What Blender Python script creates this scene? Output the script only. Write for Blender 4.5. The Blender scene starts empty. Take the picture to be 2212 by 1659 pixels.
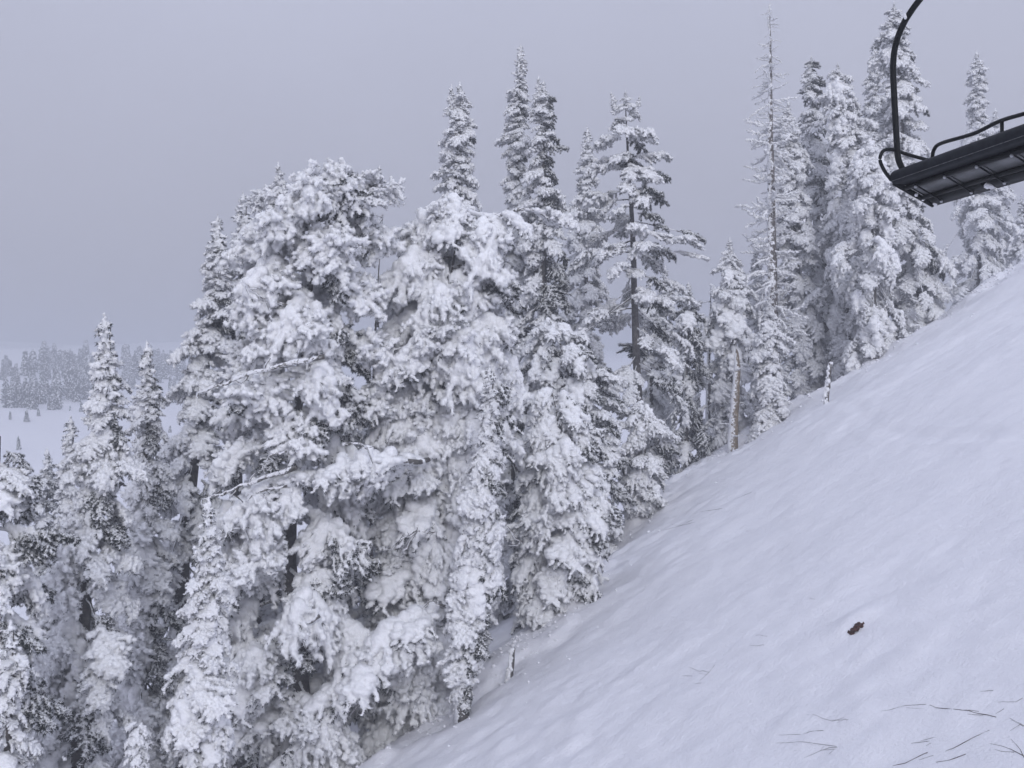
import bpy, math, random
import numpy as np
from mathutils import Matrix, Vector

# ------------------------------------------------------------------ camera, sky, sun, exposure
scene = bpy.context.scene
COL = scene.collection
FPX = 2151.0                      # focal length in pixels of a 2212-wide picture

cam_data = bpy.data.cameras.new("camera")
cam_data.sensor_width = 36.0
cam_data.lens = 36.0 * FPX / 2212.0
cam_data.clip_start = 0.05
cam_data.clip_end = 5000
cam = bpy.data.objects.new("camera", cam_data)
cam.rotation_euler = (math.radians(90), 0, 0)
COL.objects.link(cam)
scene.camera = cam

SUN_EL, SUN_AZ = math.radians(28), math.radians(172)     # azimuth measured from +y towards +x
world = bpy.data.worlds.new("World")
scene.world = world
world.use_nodes = True
nt = world.node_tree
nt.nodes.clear()
w_out = nt.nodes.new("ShaderNodeOutputWorld")
w_bg = nt.nodes.new("ShaderNodeBackground")
w_bg.inputs["Strength"].default_value = 0.1
w_sky = nt.nodes.new("ShaderNodeTexSky")
w_sky.sky_type = 'NISHITA'
w_sky.sun_disc = False
w_sky.sun_elevation = SUN_EL
w_sky.sun_rotation = SUN_AZ
w_sky.dust_density = 4.0
# an overcast dome: brightest overhead, one third of that at the horizon (CIE overcast sky)
w_tc = nt.nodes.new("ShaderNodeTexCoord")
w_sep = nt.nodes.new("ShaderNodeSeparateXYZ")
w_max = nt.nodes.new("ShaderNodeMath"); w_max.operation = 'MAXIMUM'; w_max.inputs[1].default_value = 0.0
w_ramp = nt.nodes.new("ShaderNodeMix"); w_ramp.data_type = 'RGBA'
w_ramp.inputs["A"].default_value = (3.35, 3.22, 3.75, 1)
w_ramp.inputs["B"].default_value = (7.3, 7.9, 10.1, 1)
w_mix = nt.nodes.new("ShaderNodeMix"); w_mix.data_type = 'RGBA'
w_mix.inputs["Factor"].default_value = 0.93
nt.links.new(w_tc.outputs["Generated"], w_sep.inputs[0])
nt.links.new(w_sep.outputs["Z"], w_max.inputs[0])
nt.links.new(w_max.outputs[0], w_ramp.inputs["Factor"])
nt.links.new(w_sky.outputs[0], w_mix.inputs["A"])
nt.links.new(w_ramp.outputs["Result"], w_mix.inputs["B"])
w_cl = nt.nodes.new("ShaderNodeTexNoise"); w_cl.inputs["Scale"].default_value = 2.2; w_cl.inputs["Detail"].default_value = 3.0     # faint unevenness of the cloud
w_cm = nt.nodes.new("ShaderNodeMapRange"); w_cm.inputs["From Min"].default_value = 0.3; w_cm.inputs["From Max"].default_value = 0.7; w_cm.inputs["To Min"].default_value = 0.955; w_cm.inputs["To Max"].default_value = 1.045
w_vm = nt.nodes.new("ShaderNodeVectorMath"); w_vm.operation = 'SCALE'
nt.links.new(w_tc.outputs["Generated"], w_cl.inputs["Vector"]); nt.links.new(w_cl.outputs["Fac"], w_cm.inputs["Value"])
nt.links.new(w_mix.outputs["Result"], w_vm.inputs[0]); nt.links.new(w_cm.outputs["Result"], w_vm.inputs["Scale"])
nt.links.new(w_vm.outputs["Vector"], w_bg.inputs["Color"])
nt.links.new(w_bg.outputs[0], w_out.inputs[0])

sun_data = bpy.data.lights.new("sun", 'SUN')
sun_data.energy = 1.25
sun_data.angle = math.radians(25)
sun_data.color = (0.93, 0.95, 1.0)
sun = bpy.data.objects.new("sun", sun_data)
sd = Vector((math.sin(SUN_AZ) * math.cos(SUN_EL), math.cos(SUN_AZ) * math.cos(SUN_EL), math.sin(SUN_EL)))
sun.rotation_euler = (-sd).to_track_quat('-Z', 'Y').to_euler()
COL.objects.link(sun)

scene.view_settings.view_transform = 'Standard'
scene.view_settings.look = 'None'
scene.view_settings.exposure = 0.24
scene.view_settings.gamma = 1.0
scene.view_settings.use_curve_mapping = False
cy = scene.cycles
cy.max_bounces = 5
cy.diffuse_bounces = 3
cy.glossy_bounces = 2
cy.transmission_bounces = 2
cy.volume_bounces = 1
cy.use_denoising = True
cy.use_adaptive_sampling = True
cy.adaptive_threshold = 0.03

# ------------------------------------------------------------------ helpers
def at(px, py, depth):
    """the point seen at a pixel of the 2212x1659 picture, depth metres in front of the camera"""
    return Vector(((px - 1106.0) / FPX * depth, depth, (829.5 - py) / FPX * depth))

def tag(o, label, cat, group=None, kind=None):
    if label: o["label"] = label
    if cat: o["category"] = cat
    if group: o["group"] = group
    if kind: o["kind"] = kind
    return o

def hash3(ix, iy, iz, seed):
    h = (ix.astype(np.int64) * 374761393 + iy.astype(np.int64) * 668265263 + iz.astype(np.int64) * 2147483647 + seed * 1274126177) & 0xFFFFFFFF
    h = ((h ^ (h >> 13)) * 1274126177) & 0xFFFFFFFF
    h = ((h ^ (h >> 16)) * 2246822519) & 0xFFFFFFFF
    return ((h ^ (h >> 15)) & 0xFFFF) / 32767.5 - 1.0

def vnoise(p, seed=0):
    """smooth value noise, p is (n,3), result in -1..1"""
    i = np.floor(p); f = p - i; f = f * f * (3 - 2 * f)
    i = i.astype(np.int64)
    r = 0
    for dx in (0, 1):
        wx = f[:, 0] if dx else 1 - f[:, 0]
        for dy in (0, 1):
            wy = f[:, 1] if dy else 1 - f[:, 1]
            for dz in (0, 1):
                wz = f[:, 2] if dz else 1 - f[:, 2]
                r = r + wx * wy * wz * hash3(i[:, 0] + dx, i[:, 1] + dy, i[:, 2] + dz, seed)
    return r

def fbm(p, oct=4, seed=0):
    r, a = 0, 1.0
    for k in range(oct):
        r = r + a * vnoise(p * (2.03 ** k), seed + k * 17)
        a *= 0.5
    return r

def mesh_from(name, verts, tris=None, quads=None, smooth=True, mats=(), mat_index=None):
    me = bpy.data.meshes.new(name)
    verts = np.asarray(verts, dtype=np.float32)
    loops, starts, totals = [], [], []
    nl = 0
    if quads is not None and len(quads):
        q = np.asarray(quads, dtype=np.int32)
        loops.append(q.ravel()); starts.append(np.arange(len(q)) * 4 + nl); totals.append(np.full(len(q), 4)); nl += q.size
    if tris is not None and len(tris):
        t = np.asarray(tris, dtype=np.int32)
        loops.append(t.ravel()); starts.append(np.arange(len(t)) * 3 + nl); totals.append(np.full(len(t), 3)); nl += t.size
    loops = np.concatenate(loops); starts = np.concatenate(starts)
    me.vertices.add(len(verts)); me.vertices.foreach_set("co", verts.ravel())
    me.loops.add(nl); me.loops.foreach_set("vertex_index", loops.astype(np.int32))
    me.polygons.add(len(starts)); me.polygons.foreach_set("loop_start", starts.astype(np.int32))
    if mat_index is not None:
        me.polygons.foreach_set("material_index", np.asarray(mat_index, dtype=np.int32))
    me.polygons.foreach_set("use_smooth", np.full(len(starts), bool(smooth)))
    for m in mats: me.materials.append(m)
    me.update(calc_edges=True)
    return me

def add_obj(name, me, parent=None, matrix=None):
    o = bpy.data.objects.new(name, me)
    COL.objects.link(o)
    if parent is not None: o.parent = parent
    if matrix is not None: o.matrix_basis = matrix
    return o

def empty(name, loc):
    o = bpy.data.objects.new(name, None)
    o.location = loc
    o.empty_display_size = 0.3
    COL.objects.link(o)
    return o

def tube(points, radii, sides=8, cap=True, jitter=0.0, seed=0):
    """a tapered tube along points: verts, tris, quads"""
    P = np.array(points, float); R = np.array(radii, float)
    n = len(P)
    T = np.gradient(P, axis=0); T /= np.linalg.norm(T, axis=1)[:, None] + 1e-9
    ref = np.array([0.0, 0, 1]) if abs(T[0, 2]) < 0.8 else np.array([1.0, 0, 0])
    U = np.cross(T, ref); U /= np.linalg.norm(U, axis=1)[:, None] + 1e-9
    W = np.cross(T, U)
    a = np.linspace(0, 2 * np.pi, sides, endpoint=False)
    V = P[:, None, :] + R[:, None, None] * (np.cos(a)[None, :, None] * U[:, None, :] + np.sin(a)[None, :, None] * W[:, None, :])
    V = V.reshape(-1, 3)
    if jitter:
        c = np.repeat(P, sides, axis=0)
        k = 1 + jitter * fbm(V * 6.0, 2, seed)
        V = c + (V - c) * k[:, None]
    quads = []
    for i in range(n - 1):
        for j in range(sides):
            k = (j + 1) % sides
            quads.append((i * sides + j, i * sides + k, (i + 1) * sides + k, (i + 1) * sides + j))
    tris = []
    if cap:
        b = len(V); V = np.vstack([V, P[:1], P[-1:]])
        for j in range(sides):
            k = (j + 1) % sides
            tris.append((b, k, j)); tris.append((b + 1, (n - 1) * sides + j, (n - 1) * sides + k))
    return V, tris, quads

class MB:
    """collects shapes for one mesh"""
    def __init__(self): self.v, self.t, self.q, self.tm, self.qm, self.n = [], [], [], [], [], 0
    def add(self, V, tris=(), quads=(), mat=0):
        V = np.asarray(V, float)
        self.v.append(V)
        if len(tris): self.t.append(np.asarray(tris, int) + self.n); self.tm.append(np.full(len(tris), mat))
        if len(quads): self.q.append(np.asarray(quads, int) + self.n); self.qm.append(np.full(len(quads), mat))
        self.n += len(V)
    def tube(self, pts, radii, sides=8, mat=0, **k):
        if np.isscalar(radii): radii = [radii] * len(pts)
        self.add(*tube(pts, radii, sides, **k), mat=mat)
    def mesh(self, name, mats, smooth=True):
        q = np.concatenate(self.q) if self.q else None
        t = np.concatenate(self.t) if self.t else None
        mi = np.concatenate(self.qm + self.tm)
        return mesh_from(name, np.concatenate(self.v), t, q, smooth, mats, mi)

def ico(sub=1):
    p = (1 + 5 ** 0.5) / 2
    V = [(-1, p, 0), (1, p, 0), (-1, -p, 0), (1, -p, 0), (0, -1, p), (0, 1, p), (0, -1, -p), (0, 1, -p), (p, 0, -1), (p, 0, 1), (-p, 0, -1), (-p, 0, 1)]
    F = [(0, 11, 5), (0, 5, 1), (0, 1, 7), (0, 7, 10), (0, 10, 11), (1, 5, 9), (5, 11, 4), (11, 10, 2), (10, 7, 6), (7, 1, 8), (3, 9, 4), (3, 4, 2), (3, 2, 6), (3, 6, 8), (3, 8, 9), (4, 9, 5), (2, 4, 11), (6, 2, 10), (8, 6, 7), (9, 8, 1)]
    V = [Vector(v).normalized() for v in V]
    for _ in range(sub):
        G, mid = [], {}
        def m(a, b):
            k = (min(a, b), max(a, b))
            if k not in mid:
                V.append(((V[a] + V[b]) / 2).normalized()); mid[k] = len(V) - 1
            return mid[k]
        for a, b, c in F:
            ab, bc, ca = m(a, b), m(b, c), m(c, a)
            G += [(a, ab, ca), (b, bc, ab), (c, ca, bc), (ab, bc, ca)]
        F = G
    return np.array([tuple(v) for v in V]), np.array(F)
ICO1 = ico(1)

def balls_mesh(C, R):
    """triangle soup of balls; R is (n,) or (n,3)"""
    C = np.asarray(C, float); R = np.asarray(R, float)
    if R.ndim == 1: R = np.repeat(R[:, None], 3, axis=1)
    bv, bf = ICO1
    V = C[:, None, :] + bv[None] * R[:, None, :]
    F = bf[None] + (np.arange(len(C)) * len(bv))[:, None, None]
    return V.reshape(-1, 3), F.reshape(-1, 3)

def remesh(V, F, voxel):
    """one continuous skin round a soup of overlapping balls"""
    me = mesh_from("tmp", V, F)
    o = bpy.data.objects.new("tmp", me); COL.objects.link(o)
    m = o.modifiers.new("r", 'REMESH'); m.mode = 'VOXEL'; m.voxel_size = voxel
    dg = bpy.context.evaluated_depsgraph_get()
    e = o.evaluated_get(dg); em = e.to_mesh()
    nv = len(em.vertices); v = np.empty(nv * 3, np.float32); em.vertices.foreach_get("co", v)
    nf = len(em.polygons); f = np.empty(len(em.loops), np.int32); em.loops.foreach_get("vertex_index", f)
    nn = np.empty(nv * 3, np.float32); em.vertices.foreach_get("normal", nn)
    e.to_mesh_clear(); bpy.data.objects.remove(o); bpy.data.meshes.remove(me)
    return v.reshape(-1, 3).astype(float), f.reshape(nf, 4), nn.reshape(-1, 3).astype(float)

# ------------------------------------------------------------------ materials
def mat_new(name):
    m = bpy.data.materials.new(name); m.use_nodes = True
    return m, m.node_tree.nodes, m.node_tree.links, m.node_tree.nodes["Principled BSDF"]

def noise_node(N, L, scale, detail=4, rough=0.6, coord="Object"):
    tc = N.new("ShaderNodeTexCoord"); t = N.new("ShaderNodeTexNoise")
    t.inputs["Scale"].default_value = scale; t.inputs["Detail"].default_value = detail; t.inputs["Roughness"].default_value = rough
    L.new(tc.outputs[coord], t.inputs["Vector"])
    return t

def ramp_node(N, L, src, stops):
    r = N.new("ShaderNodeValToRGB"); e = r.color_ramp.elements
    while len(e) < len(stops): e.new(0.5)
    for k, (p, c) in zip(e, stops): k.position = p; k.color = (*c, 1)
    L.new(src, r.inputs[0]); return r

def simple_mat(name, c0, c1, scale, rough, bump=0.0, dist=0.01, metal=0.0, lo=0.35, hi=0.65, coord="Object"):
    m, N, L, B = mat_new(name)
    t = noise_node(N, L, scale, coord=coord)
    r = ramp_node(N, L, t.outputs["Fac"], [(lo, c0), (hi, c1)])
    L.new(r.outputs[0], B.inputs["Base Color"])
    B.inputs["Roughness"].default_value = rough; B.inputs["Metallic"].default_value = metal
    if bump:
        b = N.new("ShaderNodeBump"); b.inputs["Strength"].default_value = bump; b.inputs["Distance"].default_value = dist
        L.new(t.outputs["Fac"], b.inputs["Height"]); L.new(b.outputs[0], B.inputs["Normal"])
    return m

M_RIME = simple_mat("rime", (0.82, 0.82, 0.84), (0.91, 0.91, 0.92), 34, 0.75, 0.5, 0.02)
M_NEEDLE = simple_mat("needles", (0.014, 0.019, 0.017), (0.07, 0.078, 0.074), 22, 0.8, lo=0.45, hi=0.75)
M_BARK = simple_mat("bark", (0.045, 0.04, 0.037), (0.14, 0.13, 0.125), 14, 0.9, 0.6, 0.02)
M_TAN = simple_mat("bare_wood", (0.23, 0.17, 0.11), (0.36, 0.28, 0.19), 9, 0.8, 0.4, 0.01)
M_TWIG = simple_mat("twig_bark", (0.05, 0.04, 0.035), (0.10, 0.08, 0.07), 30, 0.85)
def rimed_bark(name, dark, light, amount, side=-0.28, scale=13):
    """bark crusted with rime on its windward (left) side"""
    m, N, L, B = mat_new(name)
    t = noise_node(N, L, 9)
    base = ramp_node(N, L, t.outputs["Fac"], [(0.35, dark), (0.65, light)])
    geo = N.new("ShaderNodeNewGeometry"); sep = N.new("ShaderNodeSeparateXYZ")
    L.new(geo.outputs["Normal"], sep.inputs[0])
    t2 = noise_node(N, L, scale, 5, 0.75)
    a = N.new("ShaderNodeMath"); a.operation = 'MULTIPLY_ADD'; a.inputs[1].default_value = side; L.new(sep.outputs["X"], a.inputs[0]); L.new(t2.outputs["Fac"], a.inputs[2])
    f = ramp_node(N, L, a.outputs[0], [(0.60 - amount, (0, 0, 0)), (0.66 - amount, (1, 1, 1))])
    mx = N.new("ShaderNodeMix"); mx.data_type = 'RGBA'
    L.new(f.outputs[0], mx.inputs["Factor"]); L.new(base.outputs[0], mx.inputs["A"]); mx.inputs["B"].default_value = (0.84, 0.84, 0.86, 1)
    L.new(mx.outputs["Result"], B.inputs["Base Color"]); B.inputs["Roughness"].default_value = 0.85
    b = N.new("ShaderNodeBump"); b.inputs["Strength"].default_value = 0.7; b.inputs["Distance"].default_value = 0.03
    L.new(a.outputs[0], b.inputs["Height"]); L.new(b.outputs[0], B.inputs["Normal"])
    return m
M_RBARK = rimed_bark("rimed_bark", (0.035, 0.032, 0.03), (0.12, 0.11, 0.105), 0.04)
M_RBARK_HEAVY = rimed_bark("heavily_rimed_bark", (0.05, 0.047, 0.045), (0.15, 0.14, 0.13), 0.16)
M_PATCHY = rimed_bark("patchy_rimed_bark", (0.05, 0.043, 0.038), (0.15, 0.13, 0.12), 0.10, -0.10, 8)
M_RTAN = rimed_bark("rimed_bare_wood", (0.13, 0.10, 0.075), (0.26, 0.21, 0.155), 0.08, -0.2)

# ------------------------------------------------------------------ bough prototypes (shared meshes)
def spikes(P, D, Ln, w):
    """thin three-sided spikes from P along D"""
    P = np.asarray(P, float); D = np.asarray(D, float); D = D / (np.linalg.norm(D, axis=1)[:, None] + 1e-9)
    n = len(P); Ln = np.broadcast_to(Ln, (n,)); w = np.broadcast_to(w, (n,))
    U = np.cross(D, np.array([0.31, 0.17, 0.93])); U /= np.linalg.norm(U, axis=1)[:, None] + 1e-9
    W = np.cross(D, U)
    V = np.empty((n, 4, 3))
    for k in range(3):
        a = k * 2.0944
        V[:, k] = P + w[:, None] * (math.cos(a) * U + math.sin(a) * W)
    V[:, 3] = P + D * Ln[:, None]
    F = np.array([(0, 1, 3), (1, 2, 3), (2, 0, 3)])[None] + (np.arange(n) * 4)[:, None, None]
    return V.reshape(-1, 3), F.reshape(-1, 3)

def line(a, b, n, sag=0.0, rng=None, wob=0.0):
    t = np.linspace(0, 1, n)[:, None]
    p = np.asarray(a) * (1 - t) + np.asarray(b) * t
    p[:, 2] -= sag * (t[:, 0] ** 2)
    if rng is not None and wob: p[1:] += rng.normal(0, wob, (n - 1, 3))
    return p

def make_bough(name, seed, kind, rime, needles, voxel=0.019):
    """a bough of unit length growing along +x: rime skin (slot 0), needles (slot 1), wood (slot 2)"""
    rng = np.random.default_rng(seed)
    twigs, woods = [], []
    if kind == 'spray':                 # fir spray: side twigs swept forward, each with twiglets
        ax = line((0, 0, 0), (1, 0, 0.04), 9, 0.24, rng, 0.014); twigs.append(ax)
        for i, x in enumerate(np.arange(0.10, 0.98, 0.085)):
            for s in (-1, 1):
                if rng.random() < 0.12: continue
                o = np.array([np.interp(x, ax[:, 0], ax[:, k]) for k in range(3)])
                ln = (0.40 * (1 - x) ** 0.6 * min(1, x / 0.25 + 0.35) + 0.07) * rng.uniform(0.6, 1.2)
                a = rng.uniform(0.65, 1.15)
                e = o + ln * np.array([math.cos(a), s * math.sin(a), rng.uniform(-0.45, 0.35)])
                tw = line(o, e, 6, 0.10, rng, 0.010); twigs.append(tw)
                for j in (1, 2, 3, 4):
                    if ln < 0.14 or rng.random() < 0.25: continue
                    d2 = tw[-1] - tw[0]; d2 /= np.linalg.norm(d2)
                    w = np.array([rng.normal(0, 0.5), rng.normal(0, 0.5), rng.uniform(-0.7, 0.75)])
                    twigs.append(line(tw[j], tw[j] + (d2 * 0.7 + w) * rng.uniform(0.05, 0.12), 3, 0.02))
        r0 = 0.021
    elif kind == 'drape':               # hanging bough: smooth snow over the ridge, fingered hem below
        ax = line((0, 0, 0), (0.52, 0, 0.02), 7, 0.26, rng, 0.012); twigs.append(ax)
        nf = int(rng.integers(17, 22))
        for i in range(nf):
            f = (i + 0.5) / nf
            o = np.array([np.interp(f * 6, np.arange(7), ax[:, k]) for k in range(3)])
            y = rng.uniform(-1, 1)
            e = o + np.array([rng.uniform(0.02, 0.30), y * (0.18 + 0.26 * (1 - abs(f - 0.5))), -rng.uniform(0.22, 0.68)])
            main = line(o, e, 8, -0.10, rng, 0.016); twigs.append(main)
            for _ in range(3):
                q = main[int(rng.integers(2, 8))]
                twigs.append(line(q, q + np.array([rng.uniform(-0.02, 0.13), rng.uniform(-0.13, 0.13), -rng.uniform(-0.03, 0.11)]), 4, 0.02))
        r0 = 0.034
    elif kind == 'tuft':                # rounded clump of rimed shoots
        ax = line((0, 0, 0), (0.5, 0, 0.0), 6, 0.08, rng, 0.015); twigs.append(ax)
        for i in range(30):
            o = ax[min(5, 1 + int(i / 30 * 5))]
            d = rng.normal(0, 1, 3); d[0] = abs(d[0]) * 0.9 - 0.25; d[2] = d[2] * 0.75 - 0.25; d /= np.linalg.norm(d)
            ln = rng.uniform(0.18, 0.42); tw = line(o, o + d * ln, 6, 0.06, rng, 0.012); twigs.append(tw)
            for j in range(3):
                w = d * 0.7 + rng.normal(0, 0.7, 3); twigs.append(line(tw[3 + j % 3], tw[3 + j % 3] + w * rng.uniform(0.05, 0.11), 3, 0.02))
        r0 = 0.026
    elif kind == 'pillow':              # bough under a cap of old snow
        ax = line((0, 0, 0), (0.9, 0, -0.05), 8, 0.38, rng, 0.015); twigs.append(ax)
        for x in np.arange(0.2, 0.95, 0.12):
            for s in (-1, 1):
                o = np.array([np.interp(x, ax[:, 0], ax[:, k]) for k in range(3)])
                ln = (0.34 * (1.1 - x) + 0.1) * rng.uniform(0.7, 1.2); a = rng.uniform(0.6, 1.1)
                twigs.append(line(o, o + ln * np.array([math.cos(a), s * math.sin(a), -0.35]), 5, 0.14, rng, 0.012))
        r0 = 0.034
    elif kind == 'leader':              # upright tip of a spire, grows along +z here
        ax = line((0, 0, 0), (0, 0, 1), 10, 0, rng, 0.006); twigs.append(ax)
        for z in np.arange(0.02, 0.93, 0.052):
            for k in range(4):
                a = rng.uniform(0, 6.28); ln = (0.20 * (1 - z) ** 0.8 + 0.028) * rng.uniform(0.6, 1.2)
                o = np.array([0, 0, z])
                twigs.append(line(o, o + ln * np.array([math.cos(a), math.sin(a), rng.uniform(-0.3, 0.35)]), 4, 0.02))
        r0 = 0.021
    elif kind == 'bare':                # leafless branch furred with rime
        ax = line((0, 0, 0), (1, 0, rng.uniform(-0.05, 0.25)), 10, 0.22, rng, 0.02); twigs.append(ax)
        for x in np.arange(0.25, 0.95, 0.12):
            o = np.array([np.interp(x, ax[:, 0], ax[:, k]) for k in range(3)])
            s = rng.choice((-1, 1)); ln = rng.uniform(0.1, 0.32) * (1.2 - x)
            twigs.append(line(o, o + ln * np.array([0.7, s * 0.6, rng.uniform(-0.5, 0.3)]), 5, 0.05, rng, 0.012))
        r0 = 0.019
    mb = MB()
    C, R, NP, ND = [], [], [], []
    for ti, tw in enumerate(twigs):
        seg = np.linalg.norm(np.diff(tw, axis=0), axis=1).sum()
        n = max(3, int(seg / (r0 * (0.8 if kind != 'bare' else 0.55))))
        t = np.linspace(0, len(tw) - 1, n)
        p = np.stack([np.interp(t, np.arange(len(tw)), tw[:, k]) for k in range(3)], 1)
        d = np.gradient(p, axis=0); d /= np.linalg.norm(d, axis=1)[:, None] + 1e-9
        f = np.linspace(0, 1, n)
        if kind == 'drape': rr = r0 * (1.35 - 0.6 * f) * rime * (1 if len(tw) > 4 else 0.62) if ti else np.full(n, r0 * 2.1 * rime)
        elif kind == 'bare': rr = r0 * (1.25 - 0.6 * f) * rime
        elif kind == 'leader': rr = r0 * (1.15 - 0.45 * p[:, 2]) * rime
        else: rr = r0 * (1.1 - 0.25 * f) * rime
        rr = rr * rng.uniform(0.65, 1.45, n)
        keep = rng.random(n) < min(1.0, 0.45 + 0.5 * rime)
        if kind in ('leader', 'bare'): keep[:] = True
        off = rng.normal(0, 0.35, (n, 3)) * rr[:, None]; off[:, 2] += (0.55 if kind != 'leader' else 0.1) * rr
        C.append((p + off)[keep]); R.append(np.stack([rr, rr, rr * 0.85], 1)[keep])
        if kind == 'drape':             # cauliflower ends
            for _ in range(3):
                C.append((p[-1] + rng.normal(0, 0.028, 3))[None]); q = r0 * rng.uniform(0.5, 0.9) * rime; R.append(np.array([[q, q, q]]))
        if ti and needles:
            for _ in range(int(needles)):
                NP.append(p); v = d * rng.uniform(0.3, 1.0) + rng.normal(0, 0.62, d.shape); v[:, 2] -= 0.25; ND.append(v)
    if kind == 'pillow':
        for x in np.arange(0.12, 0.92, 0.08):
            o = np.array([np.interp(x, ax[:, 0], ax[:, k]) for k in range(3)])
            for _ in range(3):
                q = rng.uniform(0.06, 0.115) * rime * (1.1 - 0.4 * abs(x - 0.5))
                C.append((o + np.array([rng.normal(0, 0.03), rng.normal(0, 0.095), 0.03 + rng.normal(0, 0.012)]))[None]); R.append(np.array([[q * 1.2, q * 1.2, q * 0.8]]))
    C = np.concatenate(C); R = np.concatenate(R)
    V, F = balls_mesh(C, R)
    v, q, nn = remesh(V, F, voxel)
    a1 = 0.010 if kind == 'spray' else 0.011
    v = v + nn * (a1 * vnoise(v * 17, seed) + (0.010 if kind == 'spray' else 0.009) * vnoise(v * 36, seed + 5))[:, None]
    mb.add(v, (), q, 0)
    # feathers of rime standing out of the skin
    k = int(min(2200, len(v) * (0.24 if kind not in ('pillow', 'drape') else 0.2 if kind == 'drape' else 0.12)))
    pw = np.ones(len(v)) if kind != 'drape' else np.clip(-v[:, 2] - 0.05, 0.05, 1)
    idx = rng.choice(len(v), k, replace=False, p=pw / pw.sum())
    fd = nn[idx] + rng.normal(0, 0.45, (k, 3))
    mb.add(*spikes(v[idx] - nn[idx] * 0.006, fd, rng.uniform(0.022, 0.062, k) * (0.7 if kind in ('leader', 'bare') else 1.0), 0.0085), mat=0)
    if NP:
        P = np.concatenate(NP); D = np.concatenate(ND)
        ln = rng.uniform(0.045, 0.095, len(P)) * (0.7 if kind == 'leader' else 1)
        mb.add(*spikes(P, D, ln, 0.0075), mat=1)
    mb.tube(ax, np.linspace(0.016, 0.004, len(ax)), 5, 2)
    return mb.mesh(name, [M_RIME, M_NEEDLE, M_BARK])

PROTO = {}
def protos(key, n, kind, rime, needles, **k):
    PROTO[key] = [make_bough("bough_" + key, 100 * len(PROTO) + i, kind, rime, needles, **k) for i in range(n)]
protos('white', 5, 'spray', 1.8, 2, voxel=0.014)
protos('mid', 5, 'spray', 1.5, 3, voxel=0.013)
protos('dark', 4, 'spray', 0.75, 8, voxel=0.013)
protos('drape', 5, 'drape', 1.45, 2, voxel=0.021)
protos('tuft', 5, 'tuft', 1.5, 1, voxel=0.016)
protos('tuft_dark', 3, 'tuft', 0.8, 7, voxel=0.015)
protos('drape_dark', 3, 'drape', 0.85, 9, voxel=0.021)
protos('pillow', 4, 'pillow', 1.1, 8, voxel=0.021)
protos('leader', 3, 'leader', 1.1, 3, voxel=0.014)
protos('bare', 4, 'bare', 0.95, 0, voxel=0.012)

def limb_mesh(seed):
    rng = np.random.default_rng(seed); mb = MB()
    P = line((0, 0, 0), (1, 0, 0), 7, 0.05, rng, 0.012); mb.tube(P, np.linspace(0.030, 0.017, 7), 6, jitter=0.2, seed=seed)
    return mb.mesh("limb", [M_RBARK_HEAVY])
PROTO['limb'] = [limb_mesh(k) for k in range(3)]
# ------------------------------------------------------------------ the snow slope and the valley behind it
EDGE_X = np.array([-60, -14, -8, -3.4, -1.07, 1.2, 3.4, 5.7, 7.5, 10, 12, 15, 20.5, 30, 60], float)
EDGE_Y = np.array([6, 13, 17, 20.3, 21.8, 23.6, 30.0, 34.5, 35, 36, 35.5, 36.8, 40, 46, 60], float)

def softplus(s, w): return w * np.logaddexp(0, s / w)
def smax(a, b, w): return b + softplus(a - b, w)

TRACK = [(1740, 905), (1830, 872), (1855, 895), (1900, 925), (1990, 940), (2110, 938), (2260, 942)]
def ground_base(x, y):
    x = np.asarray(x, float); y = np.asarray(y, float)
    xs = np.where(x > 22, 22 + 12 * np.tanh((x - 22) / 12.0), x)
    z = -6.0 + 0.55 * xs
    ye = np.interp(x, EDGE_X, EDGE_Y)
    k = np.interp(x, [-8, 0.5, 5, 9], [0.05, 0.10, 0.36, 0.42])
    z = z - k * softplus(y - ye, 1.1)
    far = -9.0 + 0.068 * (np.minimum(y, 240) - 110) + 0.052 * np.clip(y - 240, 0, 420)
    far = far + 2.2 * np.sin(x / 31.0 + 0.6) * np.clip((y - 60) / 80, 0, 1) - 0.008 * np.clip(x + 40, -200, 60)
    far = far + 0.025 * np.clip(-x - 42, 0, 160) * np.clip((y - 115) / 90, 0, 1)      # the hillside climbs to the left
    return smax(z, far, 1.6)

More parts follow.
